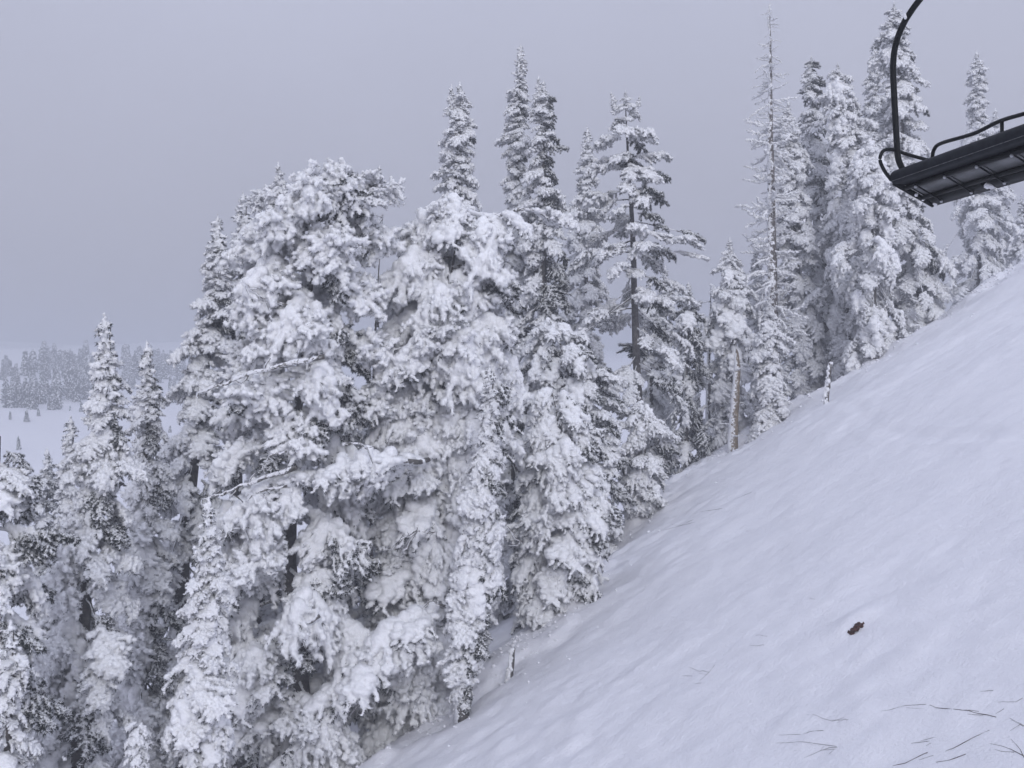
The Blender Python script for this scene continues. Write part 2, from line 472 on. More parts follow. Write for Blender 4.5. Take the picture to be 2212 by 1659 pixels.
def ground_z(x, y):
    x = np.asarray(x, float); y = np.asarray(y, float)
    sh = np.broadcast(x, y).shape
    X = np.broadcast_to(x, sh).ravel(); Y = np.broadcast_to(y, sh).ravel()
    z = ground_base(X, Y)
    near = np.exp(-np.maximum(Y - 45, 0) / 40)
    # fall line runs along x; wind lips and ski ruts run a little oblique to it
    a = 0.42
    u = X * math.cos(a) + Y * math.sin(a); v = -X * math.sin(a) + Y * math.cos(a)
    P = lambda su, sv, o=0.0: np.stack([u * su + o, v * sv + o * 2, np.full_like(u, 0.37 + o)], 1)
    ye = np.interp(X, EDGE_X, EDGE_Y)
    edge = np.clip(1 - (ye - Y) / 16.0, 0.25, 1) * np.clip(1.25 - X / 22.0, 0.35, 1)      # rougher towards the trees
    d = 0.15 * fbm(P(0.14, 0.22), 3, 3) + 0.022 * fbm(P(0.65, 1.0, 7.0), 4, 11)
    d += edge * (0.125 * fbm(P(0.5, 0.75, 1.0), 4, 19) + 0.055 * fbm(P(2.2, 2.8, 4.0), 3, 29))
    rough = np.clip(vnoise(P(0.16, 0.22, 3.0), 31) * 1.6 + 0.35, 0, 1) * edge
    d += rough * (0.10 * fbm(P(1.6, 2.4, 2.0), 4, 23) + 0.15 * np.maximum(fbm(P(4.2, 4.6, 9.0), 2, 41) - 0.1, 0))
    ye = np.interp(X, EDGE_X, EDGE_Y)
    e = np.exp(-((Y - ye + 0.9) / 1.3) ** 2)
    d += e * (0.34 * fbm(P(0.7, 0.7, 5.0), 4, 61) + 0.08)
    z = z + d * near
    z = z + (1 - near) * 0.9 * fbm(np.stack([X * 0.022, Y * 0.03, 0 * X], 1), 4, 77)
    return z.reshape(sh)

def ground_hit(px, py, zfun=None):
    """where the line of sight through a pixel meets the snow"""
    dx, dz = (px - 1106.0) / FPX, (829.5 - py) / FPX
    t = np.arange(4, 500, 0.05)
    g = (zfun or ground_base)(dx * t, t)
    i = int(np.argmax(g > dz * t))
    return Vector((dx * t[i], t[i], float(ground_z(dx * t[i], t[i]))))

def spaced(lo, a, b, hi, step, grow=1.09):
    mid = list(np.arange(a, b, step)); s = step; r = []; p = mid[-1]
    while p < hi: s *= grow; p += s; r.append(p)
    l = []; p = a; s = step
    while p > lo: s *= grow; p -= s; l.append(p)
    return np.array(l[::-1] + mid + r)

gx = spaced(-600, -5, 24, 600, 0.11, 1.085)
gy = spaced(-60, 7, 38, 720, 0.10, 1.05)
GX, GY = np.meshgrid(gx, gy)
GZ = ground_z(GX, GY)
# ski track and the hollow round the rock
tr = np.array([tuple(ground_hit(*p)) for p in TRACK])
tt = np.linspace(0, len(tr) - 1, 240); tp = np.stack([np.interp(tt, np.arange(len(tr)), tr[:, k]) for k in range(2)], 1)
sel = (GX > 2) & (GX < 26) & (GY > 12) & (GY < 40)
pts = np.stack([GX[sel], GY[sel]], 1)
dmin = np.full(len(pts), 9.0); 
for q in tp: dmin = np.minimum(dmin, np.hypot(pts[:, 0] - q[0], pts[:, 1] - q[1]))
GZ[sel] += (-0.035 * np.exp(-(dmin / 0.16) ** 2) + 0.02 * np.exp(-((dmin - 0.36) / 0.15) ** 2)) * (0.65 + 0.7 * vnoise(np.stack([pts[:, 0] * 1.1, pts[:, 1] * 1.1, 0 * dmin], 1), 5))
rock_at = ground_hit(1850, 1368)
for (px, py, dep, rad) in ((1852, 1372, -0.05, 0.16), (1790, 1412, -0.05, 0.16), (1850, 1345, 0.07, 0.22), (1885, 1335, 0.05, 0.25), (1815, 1372, 0.05, 0.2)):
    c = ground_hit(px, py); GZ += dep * np.exp(-(((GX - c.x) / rad) ** 2 + ((GY - c.y) / rad) ** 2))
nx, ny = len(gx), len(gy)
idx = np.arange(nx * ny).reshape(ny, nx)
quads = np.stack([idx[:-1, :-1].ravel(), idx[:-1, 1:].ravel(), idx[1:, 1:].ravel(), idx[1:, :-1].ravel()], 1)

m, N, L, B = mat_new("snow")
t1 = noise_node(N, L, 19, 6, 0.7); t2 = noise_node(N, L, 2.2, 6, 0.65)
c = ramp_node(N, L, t2.outputs["Fac"], [(0.3, (0.83, 0.825, 0.865)), (0.7, (0.90, 0.892, 0.925))])
L.new(c.outputs[0], B.inputs["Base Color"])
B.inputs["Roughness"].default_value = 0.6
b1 = N.new("ShaderNodeBump"); b1.inputs["Strength"].default_value = 0.8; b1.inputs["Distance"].default_value = 0.03
L.new(t1.outputs["Fac"], b1.inputs["Height"])
b2 = N.new("ShaderNodeBump"); b2.inputs["Strength"].default_value = 0.28; b2.inputs["Distance"].default_value = 0.10
L.new(t2.outputs["Fac"], b2.inputs["Height"]); L.new(b1.outputs[0], b2.inputs["Normal"]); L.new(b2.outputs[0], B.inputs["Normal"])
M_SNOW = m
snow = add_obj("snow_slope", mesh_from("snow_slope", np.stack([GX.ravel(), GY.ravel(), GZ.ravel()], 1), None, quads, True, [M_SNOW]))
tag(snow, "wide snow slope rising to the right and dropping to a valley", "snow slope", kind="structure")

# ------------------------------------------------------------------ haze
zlo, zhi = float(GZ.min()) - 1.0, max(float(GZ.max()), 24.0) + 2.0
bx = (float(gx[0]) - 10, float(gx[-1]) + 10); by = (float(gy[0]) - 10, float(gy[-1]) + 10)
hv = [(x, y, z) for z in (zlo, zhi) for y in by for x in bx]
hq = [(0, 2, 3, 1), (4, 5, 7, 6), (0, 1, 5, 4), (2, 6, 7, 3), (0, 4, 6, 2), (1, 3, 7, 5)]
mh = bpy.data.materials.new("haze"); mh.use_nodes = True
mh.node_tree.nodes.clear()
ho = mh.node_tree.nodes.new("ShaderNodeOutputMaterial"); hp = mh.node_tree.nodes.new("ShaderNodeVolumePrincipled")
hp.inputs["Color"].default_value = (0.66, 0.68, 0.73, 1); hp.inputs["Density"].default_value = 0.0043; hp.inputs["Anisotropy"].default_value = 0.0
mh.node_tree.links.new(hp.outputs[0], ho.inputs["Volume"])
haze = add_obj("haze", mesh_from("haze", hv, None, hq, False, [mh]))
tag(haze, "thin grey winter fog filling the valley air", "haze", kind="stuff")

# lumps of snow fallen from the boughs, along the tree edge
rl = np.random.default_rng(12)
C, Rr = [], []
for k in range(2200):
    x = rl.uniform(-4, 21); y = np.interp(x, EDGE_X, EDGE_Y) - abs(rl.normal(0, 0.9)) - 0.05 + (rl.random() < 0.12) * rl.uniform(-4, 0)
    q = min(0.055, 0.010 + rl.exponential(0.012)); C.append((x, y, q)); Rr.append(q)
C = np.array(C); C[:, 2] = ground_z(C[:, 0], C[:, 1]) + C[:, 2] * 0.25
V, F = balls_mesh(C, np.stack([Rr, Rr, np.array(Rr) * 0.7], 1)); V = V + 0.012 * np.stack([vnoise(V * 25, k) for k in (1, 2, 3)], 1)
crumbs = add_obj("snow_crumbs", mesh_from("snow_crumbs", V, F, None, True, [M_SNOW]))
tag(crumbs, "small lumps of fallen snow scattered below the trees", "snow lumps", kind="stuff")
# ------------------------------------------------------------------ trees
WIND = Vector((-0.93, -0.36, 0)).normalized()          # the side the rime grew on

def axis_of(rows, depth, lean=0.0):
    """rows (y, x centre, half width) in picture pixels -> z, x, radius in metres, top first"""
    r = np.array(rows, float)
    z = (829.5 - r[:, 0]) / FPX * depth; x = (r[:, 1] - 1106) / FPX * depth; w = r[:, 2] / FPX * depth
    return z, x, w

def bough_matrix(loc, az, pitch, roll, s, sy=None, sz=None):
    return Matrix.Translation(loc) @ Matrix.Rotation(az, 4, 'Z') @ Matrix.Rotation(-pitch, 4, 'Y') @ Matrix.Rotation(roll, 4, 'X') @ Matrix.Diagonal((s, sy or s, sz or s, 1))

class Tree:
    def __init__(self, name, label, rows, depth, seed, group=None, bark=None, trunk_r=None, cat="tree"):
        self.rng = random.Random(seed); self.seed = seed
        self.z, self.x, self.w = axis_of(rows, depth)
        self.depth = depth
        xb = self.x[-1]
        gz = float(ground_z(xb, depth))
        if self.z[-1] > gz:                      # carry the axis down to the snow
            self.z = np.append(self.z, gz - 0.1); self.x = np.append(self.x, xb); self.w = np.append(self.w, self.w[-1])
        self.zb = min(gz - 0.15, self.z[-1]); self.gz = gz
        self.base = Vector((xb, depth, gz))
        self.root = empty(name, self.base)
        tag(self.root, label, cat, group)
        self.top = self.z[0]; self.h = self.top - self.zb
        self.nb = 0
        r0 = trunk_r or (0.016 * self.h + 0.03)
        zz = np.linspace(self.zb, self.top - 0.02 * self.h, 14)
        pts = [(self.ax(z) - self.base.x, 0, z - self.base.z) for z in zz]
        rr = r0 * (1 - np.linspace(0, 1, 14)) ** 0.8 + 0.008
        mb = MB(); mb.tube(pts, rr, 9, 0, jitter=0.12, seed=seed)
        self.trunk = add_obj("trunk", mb.mesh("trunk", [bark or M_RBARK]), self.root)
        self.r0 = r0
    def ax(self, z): return float(np.interp(-z, -self.z, self.x))
    def rad(self, z): return float(np.interp(-z, -self.z, self.w))
    def put(self, key, loc, az, pitch, s, roll=0.0, sy=None, sz=None, name="bough"):
        """loc in world metres"""
        l = PROTO[key]
        o = add_obj(name, l[self.rng.randrange(len(l))], self.root, bough_matrix(Vector(loc) - self.base, az, pitch, roll, s, sy, sz))
        self.nb += 1
        return o
    def windward(self, az): return math.cos(az) * WIND.x + math.sin(az) * WIND.y
    def pick(self, az, sets):
        """sets = (lee, side, windward) lists of prototype keys"""
        w = self.windward(az) + self.rng.gauss(0, 0.22)
        return self.rng.choice(sets[0] if w < -0.35 else sets[1] if w < 0.25 else sets[2])

def spire(label, rows, depth, seed, sets=(('dark', 'mid'), ('mid',), ('white',)), dens=1.0, leader=None, cap=240, group=None,
          droop=(-0.1, -0.75), name="fir_tree", fat=1.0, gap=0.0, bark=None, zmin=None, trunk_r=None):
    """a slim conifer: boughs all round the trunk, shorter towards the tip"""
    t = Tree(name, label, rows, depth, seed, group, bark, trunk_r)
    R = t.rng
    lh = leader if leader is not None else min(1.6, 0.14 * t.h)
    if lh:
        zt = t.top - lh
        t.put('leader', (t.ax(zt), depth, zt), R.uniform(0, 6), 0, lh, name="leader", sy=lh, sz=lh)
    # walk down the trunk; the space between boughs follows the local radius
    z = t.top - 0.45 * lh; az = R.uniform(0, 6.28)
    zs = []
    zend = max(t.gz + 0.05, zmin if zmin is not None else -99)
    while z > zend:
        r = max(t.rad(z), 0.10) * fat * 1.2
        L_ = max(0.16, r * R.uniform(0.55, 1.2) * (1 + 0.32 * math.sin(z * 3.1 + seed) * math.sin(z * 1.3 + 2 * seed)))
        n_ring = 5.2 * dens
        zs.append((z, L_)); z -= max(0.022, min(0.62 * r, 0.75) / n_ring * (1 + gap * (R.random() < 0.12) * 6))
    if len(zs) > cap:
        zs = [zs[int(i)] for i in np.linspace(0, len(zs) - 1, cap)]; grow = 1.0
    for z, L_ in zs:
        az += 2.39996 + R.uniform(-0.35, 0.35)
        if math.sin(az) > 0.55 and R.random() < 0.35: az += math.pi      # few on the far side
        f = (t.top - z) / t.h
        pitch = droop[0] + (droop[1] - droop[0]) * min(1, f * 1.6) + R.gauss(0, 0.2)
        s = L_ / max(0.62, math.cos(pitch))
        smx = R.uniform(0.75, 1.0); off = 0.02
        if s > smx: off = (s - smx) * math.cos(pitch) * R.uniform(0.5, 1.0); s = smx
        wide = R.uniform(0.9, 1.3)
        if off > 0.25:
            lp = (t.ax(z), depth, z)
            t.put('limb', lp, az, pitch, off / math.cos(pitch) + 0.06, 0, 1.0, 1.0, name="limb")
            if off > 0.4:
                a2 = az + R.choice((-1, 1)) * R.uniform(0.3, 0.8); o2 = off * R.uniform(0.3, 0.7)
                t.put(t.pick(a2, sets), (t.ax(z) + o2 * math.cos(az), depth + o2 * math.sin(az), z + o2 * math.tan(pitch)), a2, pitch + R.gauss(0, 0.15), s * R.uniform(0.7, 0.95), R.gauss(0, 0.2))
        t.put(t.pick(az, sets), (t.ax(z) + off * math.cos(az), depth + off * math.sin(az), z + off * math.tan(pitch)), az, pitch, s, R.gauss(0, 0.25), s * wide, s * R.uniform(0.95, 1.35))
    return t

def broad(label, rows, depth, seed, sets, n_limb=34, per=5, name="snow_laden_tree", group=None, size=(0.75, 1.25), up=0.15, arms=(), bark=None, low=0.04, dead=0, trunk_r=None, squash=0.85, low_sets=None):
    """a wide tree: limbs from the trunk, each carrying several hanging boughs"""
    t = Tree(name, label, rows, depth, seed, group, bark, trunk_r)
    R = t.rng
    az = R.uniform(0, 6.28)
    z0, z1 = t.top - 0.02 * t.h, t.gz + low * t.h
    for i in range(n_limb):
        f = ((i + R.uniform(0, 0.8)) / n_limb)
        z = z0 + (z1 - z0) * f
        az += 2.39996 + R.uniform(-0.3, 0.3)
        if math.sin(az) > 0.6 and R.random() < 0.5: az += math.pi
        r = max(0.12, t.rad(z) * R.uniform(0.8, 1.12) - 0.42 * min(1.0, 0.45 + 0.42 * t.rad(z)) * (0.5 * (size[0] + size[1])))
        ux, uy = math.cos(az), math.sin(az) * squash
        rise = r * (up - 0.5 * f)
        zs = z - rise * 0.3 + 0.12 * r
        pts = [(t.ax(zs) + ux * r * q, depth + uy * r * q, zs + rise * q - 0.38 * r * q * q) for q in np.linspace(0, 0.92, 6)]
        mb = MB(); mb.tube([Vector(p) - t.base for p in pts], np.linspace(0.035 + 0.016 * r, 0.012, 6), 6)
        add_obj("limb", mb.mesh("limb", [bark or M_RBARK_HEAVY]), t.root)
        P = np.array(pts)
        for k in range(per):
            q = 1 - (k + R.uniform(0, 0.7)) / per * 0.55 if per > 1 else 0.9
            p = [np.interp(q, np.linspace(0, 1, 6), P[:, j]) for j in range(3)]
            a = az + (R.choice((-1, 1)) * R.uniform(0.15, 0.75) if k else R.uniform(-0.25, 0.25))
            key = t.pick(a, low_sets if low_sets and f > R.uniform(0.3, 0.5) else sets)
            s = R.uniform(*size) * min(1.0, 0.45 + 0.42 * t.rad(z))
            pitch = R.gauss(-0.25, 0.2) if 'drape' not in key else R.gauss(0.0, 0.25)
            t.put(key, p, a, pitch, s, R.gauss(0, 0.15), s * R.uniform(0.85, 1.15), s * (R.uniform(1.0, 1.45) if 'drape' in key else 1.0))
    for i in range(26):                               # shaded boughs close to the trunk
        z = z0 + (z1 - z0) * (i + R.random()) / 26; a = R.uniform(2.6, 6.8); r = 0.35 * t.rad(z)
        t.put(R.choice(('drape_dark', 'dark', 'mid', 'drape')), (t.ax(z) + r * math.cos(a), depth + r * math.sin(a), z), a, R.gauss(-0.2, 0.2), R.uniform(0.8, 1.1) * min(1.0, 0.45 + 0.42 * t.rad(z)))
    for (pts, keys, n, sz, dd) in arms:               # limbs that stand out in the photograph
        z_ = (829.5 - pts[0][1]) / FPX * depth + 0.15
        W = [Vector((t.ax(z_), depth, z_))] + [at(px, py, depth + dd) for px, py in pts]     # from the trunk outwards
        add_arm(t, W, keys, n, sz)
    return t

def add_arm(t, W, keys, n, sz):
    R = t.rng
    P = np.array([tuple(p) for p in W]); q = np.linspace(0, len(P) - 1, 12)
    S = np.stack([np.interp(q, np.arange(len(P)), P[:, k]) for k in range(3)], 1)
    mb = MB(); mb.tube(S - np.array(t.base), np.linspace(0.065, 0.018, 12), 7, jitter=0.1)
    add_obj("limb", mb.mesh("limb", [M_RBARK_HEAVY]), t.root)
    for i in range(n):
        u = (i + R.uniform(0.1, 0.9)) / n * 11
        p = [np.interp(u, np.arange(12), S[:, k]) for k in range(3)]
        d = S[-1] - S[0]; a = math.atan2(d[1], d[0]) + R.uniform(-0.9, 0.9) - 0.4 * (d[0] < 0) + 0.0
        key = R.choice(keys); s = R.uniform(*sz)
        t.put(key, p, a, R.gauss(-0.1, 0.15), s, R.gauss(0, 0.2), s * R.uniform(0.95, 1.3), s)

def bare_branch(t, pts, dd=0.0, r=0.035, name="bare_branch", tip=0.35):
    """a leafless rimed branch, drawn as a crooked line with side twigs"""
    R = np.random.default_rng(t.seed * 7 + t.nb)
    P = np.array([tuple(at(px, py, t.depth + dd)) for px, py in pts])
    q = np.linspace(0, len(P) - 1, 4 * len(P)); S = np.stack([np.interp(q, np.arange(len(P)), P[:, k]) for k in range(3)], 1)
    S[1:] += R.normal(0, 0.02, S[1:].shape)
    mb = MB(); mb.tube(S - np.array(t.base), np.linspace(r, r * tip, len(S)), 6, jitter=0.35, seed=t.seed)
    n = len(S)
    for i in range(n // 3, n, 2):
        d = R.normal(0, 1, 3); d /= np.linalg.norm(d); ln = R.uniform(0.12, 0.4)
        e = S[i] + d * ln; mid = (S[i] + e) / 2 + R.normal(0, 0.03, 3)
        mb.tube(np.array([S[i], mid, e]) - np.array(t.base), [r * 0.4, r * 0.32, r * 0.2], 5, jitter=0.3)
    add_obj(name, mb.mesh(name, [M_RBARK_HEAVY]), t.root)

LEE, SIDE, WW = ('dark', 'mid', 'white', 'mid', 'white'), ('white', 'white', 'white', 'mid'), ('white',)
STD = (LEE, SIDE, WW)
RIMED = (('mid', 'white'), ('white',), ('white',))
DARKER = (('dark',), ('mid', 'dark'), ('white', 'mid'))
TUFTY = (('tuft_dark', 'tuft', 'tuft'), ('tuft', 'tuft', 'white', 'drape'), ('tuft', 'drape', 'tuft'))
DRAPY = (('drape_dark', 'drape', 'drape'), ('drape', 'drape', 'tuft', 'white'), ('drape', 'drape', 'pillow', 'tuft'))
HEAVY = (('mid', 'drape_dark', 'dark'), ('white', 'drape', 'pillow'), ('drape', 'white', 'pillow', 'drape'))
PILLOW = (('mid', 'pillow'), ('pillow', 'white'), ('pillow', 'pillow', 'white'))
BROAD = (('drape_dark', 'tuft', 'tuft', 'drape'), ('drape', 'drape', 'tuft', 'pillow'), ('drape', 'tuft', 'drape', 'pillow'))

# --- far left group
t = broad("dark snow-draped tree cut off by the left edge of the picture", [(915, 2, 12), (1000, -2, 60), (1150, -10, 95), (1400, -20, 105)], 16, 1,
          (('drape_dark', 'dark'), ('tuft', 'pillow', 'tuft_dark'), ('pillow', 'mid', 'drape')), n_limb=26, per=5)
spire("small snow-plastered fir at the bottom left corner", [(1342, 30, 4), (1420, 28, 24), (1560, 18, 44), (1700, 10, 60)], 13, 2, PILLOW, dens=0.8, fat=1.05)
spire("slim fir spire left of the tallest left-hand spire, small and grey", [(900, 160, 2), (960, 158, 14), (1050, 150, 26), (1300, 140, 45)], 27, 3, RIMED)
spire("little bushy grey conifer on the far snowfield edge", [(968, 108, 8), (1000, 105, 24), (1080, 100, 34)], 40, 4, DARKER, dens=0.8)
spire("sharp pointed fir, tallest spire at the far left, white on its left side", [(680, 240, 2), (750, 237, 16), (850, 228, 38), (1000, 216, 66), (1200, 190, 105), (1400, 175, 135), (1650, 165, 160)], 19, 5,
      (('dark', 'mid', 'white'), ('white', 'tuft', 'pillow'), ('white', 'drape', 'pillow', 'tuft')), dens=1.3, cap=300)
spire("second pointed fir just right of the tallest left-hand spire", [(740, 326, 2), (800, 323, 13), (900, 318, 30), (1000, 315, 48), (1200, 310, 66), (1500, 300, 85)], 22.5, 6, (('dark', 'mid', 'white'), ('white', 'tuft'), ('white', 'drape', 'tuft')), dens=1.2)
spire("young white fir under heavy snow, in front at the lower left", [(1076, 457, 2), (1150, 455, 16), (1280, 447, 34), (1400, 440, 58), (1550, 432, 78), (1750, 425, 95)], 13.5, 7,
      (('white', 'pillow'), ('pillow', 'white'), ('pillow', 'white')), dens=1.4, fat=0.98)
spire("buried sapling like a snow figure at the bottom left", [(1560, 298, 6), (1600, 298, 20), (1700, 298, 34)], 13.2, 8, (('pillow',), ('pillow',), ('pillow',)), dens=0.6, leader=0)
# --- behind and around the first big tree
spire("dark-backed fir spire at the left shoulder of the big rounded tree", [(462, 477, 2), (520, 474, 16), (620, 468, 34), (720, 455, 60), (900, 430, 95), (1150, 400, 120), (1400, 380, 120)], 25, 9, STD, dens=1.25, cap=280)
spire("fir spire half hidden behind the top of the big rounded tree", [(414, 536, 2), (470, 530, 16), (600, 520, 40), (800, 510, 70)], 27, 10, RIMED, zmin=-1)
A = broad("huge rounded tree buried in rime, with a broad lumpy flat top", [(362, 690, 30), (395, 690, 130), (460, 692, 138), (560, 675, 150), (700, 660, 160), (850, 645, 180), (1000, 630, 200), (1200, 620, 200), (1400, 640, 175), (1600, 650, 150)], 20.5, 11,
          TUFTY, n_limb=46, per=5, size=(0.8, 1.25), up=0.3, low_sets=DRAPY)
for k in range(30):                                     # the ragged flat top
    px = 556 + 272 * (k + A.rng.random()) / 30; py = 388 + 26 * A.rng.random() + 22 * abs(math.sin(px * 0.031))
    p = at(px, py + 22, 20.5 + A.rng.uniform(-0.7, 0.7)); A.put(A.rng.choice(('tuft', 'tuft', 'white', 'tuft_dark')), p, A.rng.choice((A.rng.uniform(3.4, 6.0), A.rng.uniform(0, 6.28))), A.rng.uniform(0.0, 0.7), A.rng.uniform(0.45, 0.7))
p = at(608, 430, 20.4); A.put('leader', p, 0, 0.1, 0.75, name="leader"); p = at(815, 430, 20.4); A.put('leader', p, 1, -0.1, 0.7, name="leader")
for pts, r in (([(700, 770), (600, 790), (520, 815), (430, 850)], 0.06), ([(640, 1010), (560, 1035), (500, 1060), (440, 1080)], 0.05), ([(620, 1050), (560, 1060), (530, 1085)], 0.03),
               ([(700, 525), (760, 520), (740, 545)], 0.03), ([(620, 975), (580, 985), (565, 1015)], 0.025), ([(560, 1150), (520, 1135), (490, 1155)], 0.03), ([(740, 960), (775, 955), (800, 985)], 0.03), ([(620, 660), (560, 640), (520, 610)], 0.03), ([(690, 1330), (640, 1360), (600, 1400)], 0.035)):
    bare_branch(A, pts, -1.7 if pts[0][1] > 700 else -1.2, r)
pole = Tree("thin_dead_pole", "thin bare dead pole between the two big rimed trees", [(450, 828, 3), (600, 816, 4), (860, 804, 5), (1000, 800, 6)], 25, 12, trunk_r=0.075, cat="dead tree")
for pts in ([(815, 630), (790, 622), (760, 605)], [(816, 605), (780, 590)], [(806, 790), (830, 770), (850, 755)], [(822, 480), (826, 462)], [(812, 640), (840, 638)]): bare_branch(pole, pts, 0, 0.022)
# --- second big tree with its front column
Bt = broad("big tree hung with drooping snow boughs, centre of the picture", [(428, 1010, 30), (460, 1005, 95), (560, 975, 140), (700, 965, 150), (900, 955, 145), (1100, 935, 145), (1300, 915, 145), (1430, 885, 130), (1550, 865, 95)], 22, 13,
           BROAD, n_limb=54, per=5, size=(0.85, 1.35), up=0.2, low_sets=DRAPY, low=0.01,
           arms=(([(900, 1000), (800, 985), (700, 1020), (600, 1090), (545, 1150)], ('pillow', 'drape', 'drape', 'white'), 16, (0.75, 1.05), -2.6),
                 ([(940, 1330), (890, 1345), (830, 1390), (775, 1465)], ('pillow', 'drape', 'drape'), 16, (0.9, 1.3), -2.2),
                 ([(1060, 470), (1130, 450), (1190, 460)], ('pillow', 'white'), 5, (0.6, 0.9), -0.4),
                 ([(1000, 690), (930, 720), (860, 790), (815, 850)], ('drape', 'white', 'drape'), 9, (0.6, 0.9), -1.3)))
for pts, r in (([(900, 1140), (870, 1165), (850, 1180)], 0.025), ([(960, 1310), (930, 1300), (900, 1335)], 0.03), ([(840, 1470), (790, 1510), (755, 1545)], 0.03), ([(1040, 1125), (1095, 1140), (1130, 1175)], 0.03), ([(870, 1190), (900, 1150), (940, 1150)], 0.022)):
    bare_branch(Bt, pts, -2.2, r)
spire("narrow leaning fir coated solid white on its left, in front of the central tree", [(790, 1068, 3), (860, 1062, 22), (1000, 1045, 44), (1150, 1030, 56), (1300, 1010, 62), (1390, 1000, 56), (1440, 998, 30), (1520, 997, 10)], 19.3, 14,
      (('dark', 'mid'), ('white', 'pillow'), ('white', 'pillow')), dens=1.9, cap=300, fat=0.85, droop=(-0.3, -0.9))
# --- tall spires behind the central tree
spire("tall twin-topped spire rising behind the central big tree", [(178, 1002, 2), (230, 996, 22), (320, 985, 36), (420, 980, 50), (600, 980, 65), (900, 980, 80)], 31, 15, STD, dens=1.3, leader=1.1, zmin=-1).put('leader', at(975, 250, 31), 0, 0, 0.95, name="leader")
spire("tallest narrow spire in the middle of the picture", [(95, 1129, 2), (140, 1126, 13), (250, 1118, 26), (350, 1116, 32), (500, 1114, 44), (800, 1114, 60)], 34, 16, STD, dens=1.3, leader=1.1, zmin=-1)
spire("spire just right of the tallest, dark green at its foot", [(172, 1180, 2), (240, 1174, 24), (350, 1172, 40), (450, 1172, 54), (600, 1172, 66), (800, 1172, 80)], 32, 17, (('dark',), ('dark', 'mid'), ('white', 'mid')), dens=1.3, leader=1.0, zmin=-1).put('leader', at(1163, 215, 32), 0, 0, 0.75, name="leader")
spire("pale slim spire left of the open-branched fir", [(276, 1272, 2), (330, 1270, 18), (450, 1265, 36), (650, 1262, 52), (900, 1262, 60)], 38, 18, RIMED, dens=1.1)
# --- open-branched fir with bare lower trunk
C_ = spire("open-branched fir with spreading level boughs and bare lower trunk", [(196, 1350, 4), (250, 1352, 42), (330, 1356, 78), (420, 1362, 108), (520, 1368, 132), (620, 1370, 140), (750, 1374, 120), (870, 1380, 80), (1000, 1383, 40)], 31, 19,
           (('mid', 'dark'), ('mid', 'white'), ('white', 'mid')), dens=1.9, leader=0.5, droop=(0.05, -0.35), gap=0.8, cap=260, bark=M_BARK, zmin=(829.5 - 800) / FPX * 31, trunk_r=0.17, fat=1.0)
C_.put('mid', at(1390, 500, 30.6), -0.2, -0.2, 1.75, 0, 0.7, 0.7); C_.put('white', at(1460, 545, 30.6), -0.15, -0.12, 1.0, 0, 0.5, 0.5)
C_.put('leader', at(1332, 245, 31), 0, 0.25, 0.7, name="leader"); C_.put('leader', at(1370, 250, 31), 0, -0.3, 0.65, name="leader")
# --- snowy thicket right of centre
broad("bushy rimed tree with snow-capped boughs, right of the central tree", [(680, 1180, 20), (740, 1210, 90), (850, 1235, 115), (1000, 1250, 110), (1150, 1260, 80)], 28, 20, (('mid', 'dark'), ('mid', 'pillow', 'white'), ('white', 'pillow', 'drape')), n_limb=38, per=5, size=(0.6, 1.0))
broad("hunched snow-draped tree leaning over the slope, right of centre", [(838, 1190, 30), (880, 1200, 66), (1000, 1215, 92), (1150, 1212, 96), (1250, 1195, 84), (1330, 1190, 55)], 23.5, 21, (('drape', 'drape_dark', 'pillow'), ('drape', 'pillow'), ('drape', 'drape', 'pillow')), n_limb=34, per=5, size=(0.75, 1.15), up=0.1, low=0.0)
broad("low laden tree with a thick snow cap beside the open slope", [(868, 1385, 26), (920, 1395, 52), (1000, 1390, 56), (1070, 1392, 40)], 29, 22, (('mid', 'pillow'), ('pillow', 'drape', 'mid'), ('pillow', 'drape')), n_limb=18, per=5, size=(0.55, 0.9), low=0.05)
spire("dark green conifer with scattered snow patches at the slope edge", [(608, 1490, 3), (680, 1487, 34), (800, 1482, 52), (920, 1480, 62), (1005, 1482, 62)], 36, 23, (('dark',), ('dark', 'mid'), ('pillow', 'dark', 'mid')), dens=1.1)
spire("pointed tree with smooth snow cushions, behind the broken tan trunk", [(514, 1576, 2), (560, 1576, 20), (620, 1578, 40), (720, 1578, 56), (850, 1578, 62), (950, 1575, 60)], 36, 24, (('mid', 'pillow'), ('pillow', 'white'), ('pillow', 'white')), dens=1.2, fat=1.05)
spire("small grey spire peeking out left of the dark conifer", [(575, 1437, 2), (640, 1437, 22), (800, 1437, 36), (950, 1437, 40)], 42, 25, STD)
spire("faint narrow spire just left of the dead tree", [(525, 1634, 2), (580, 1634, 14), (700, 1636, 24), (850, 1640, 28)], 44, 26, STD)
broad("rime-grey bushy top between dark conifer and cushioned tree", [(610, 1535, 15), (650, 1535, 40), (800, 1530, 50)], 43, 27, (('mid', 'dark'), ('mid', 'white'), ('white',)), n_limb=16, per=4, size=(0.6, 0.9))
spire("feathery rimed small fir at the foot of the dead tree", [(640, 1660, 3), (700, 1662, 26), (780, 1664, 38), (860, 1658, 44), (925, 1650, 36)], 33.5, 28, (('white',), ('white', 'mid'), ('white',)), dens=1.1, droop=(-0.3, -0.9))
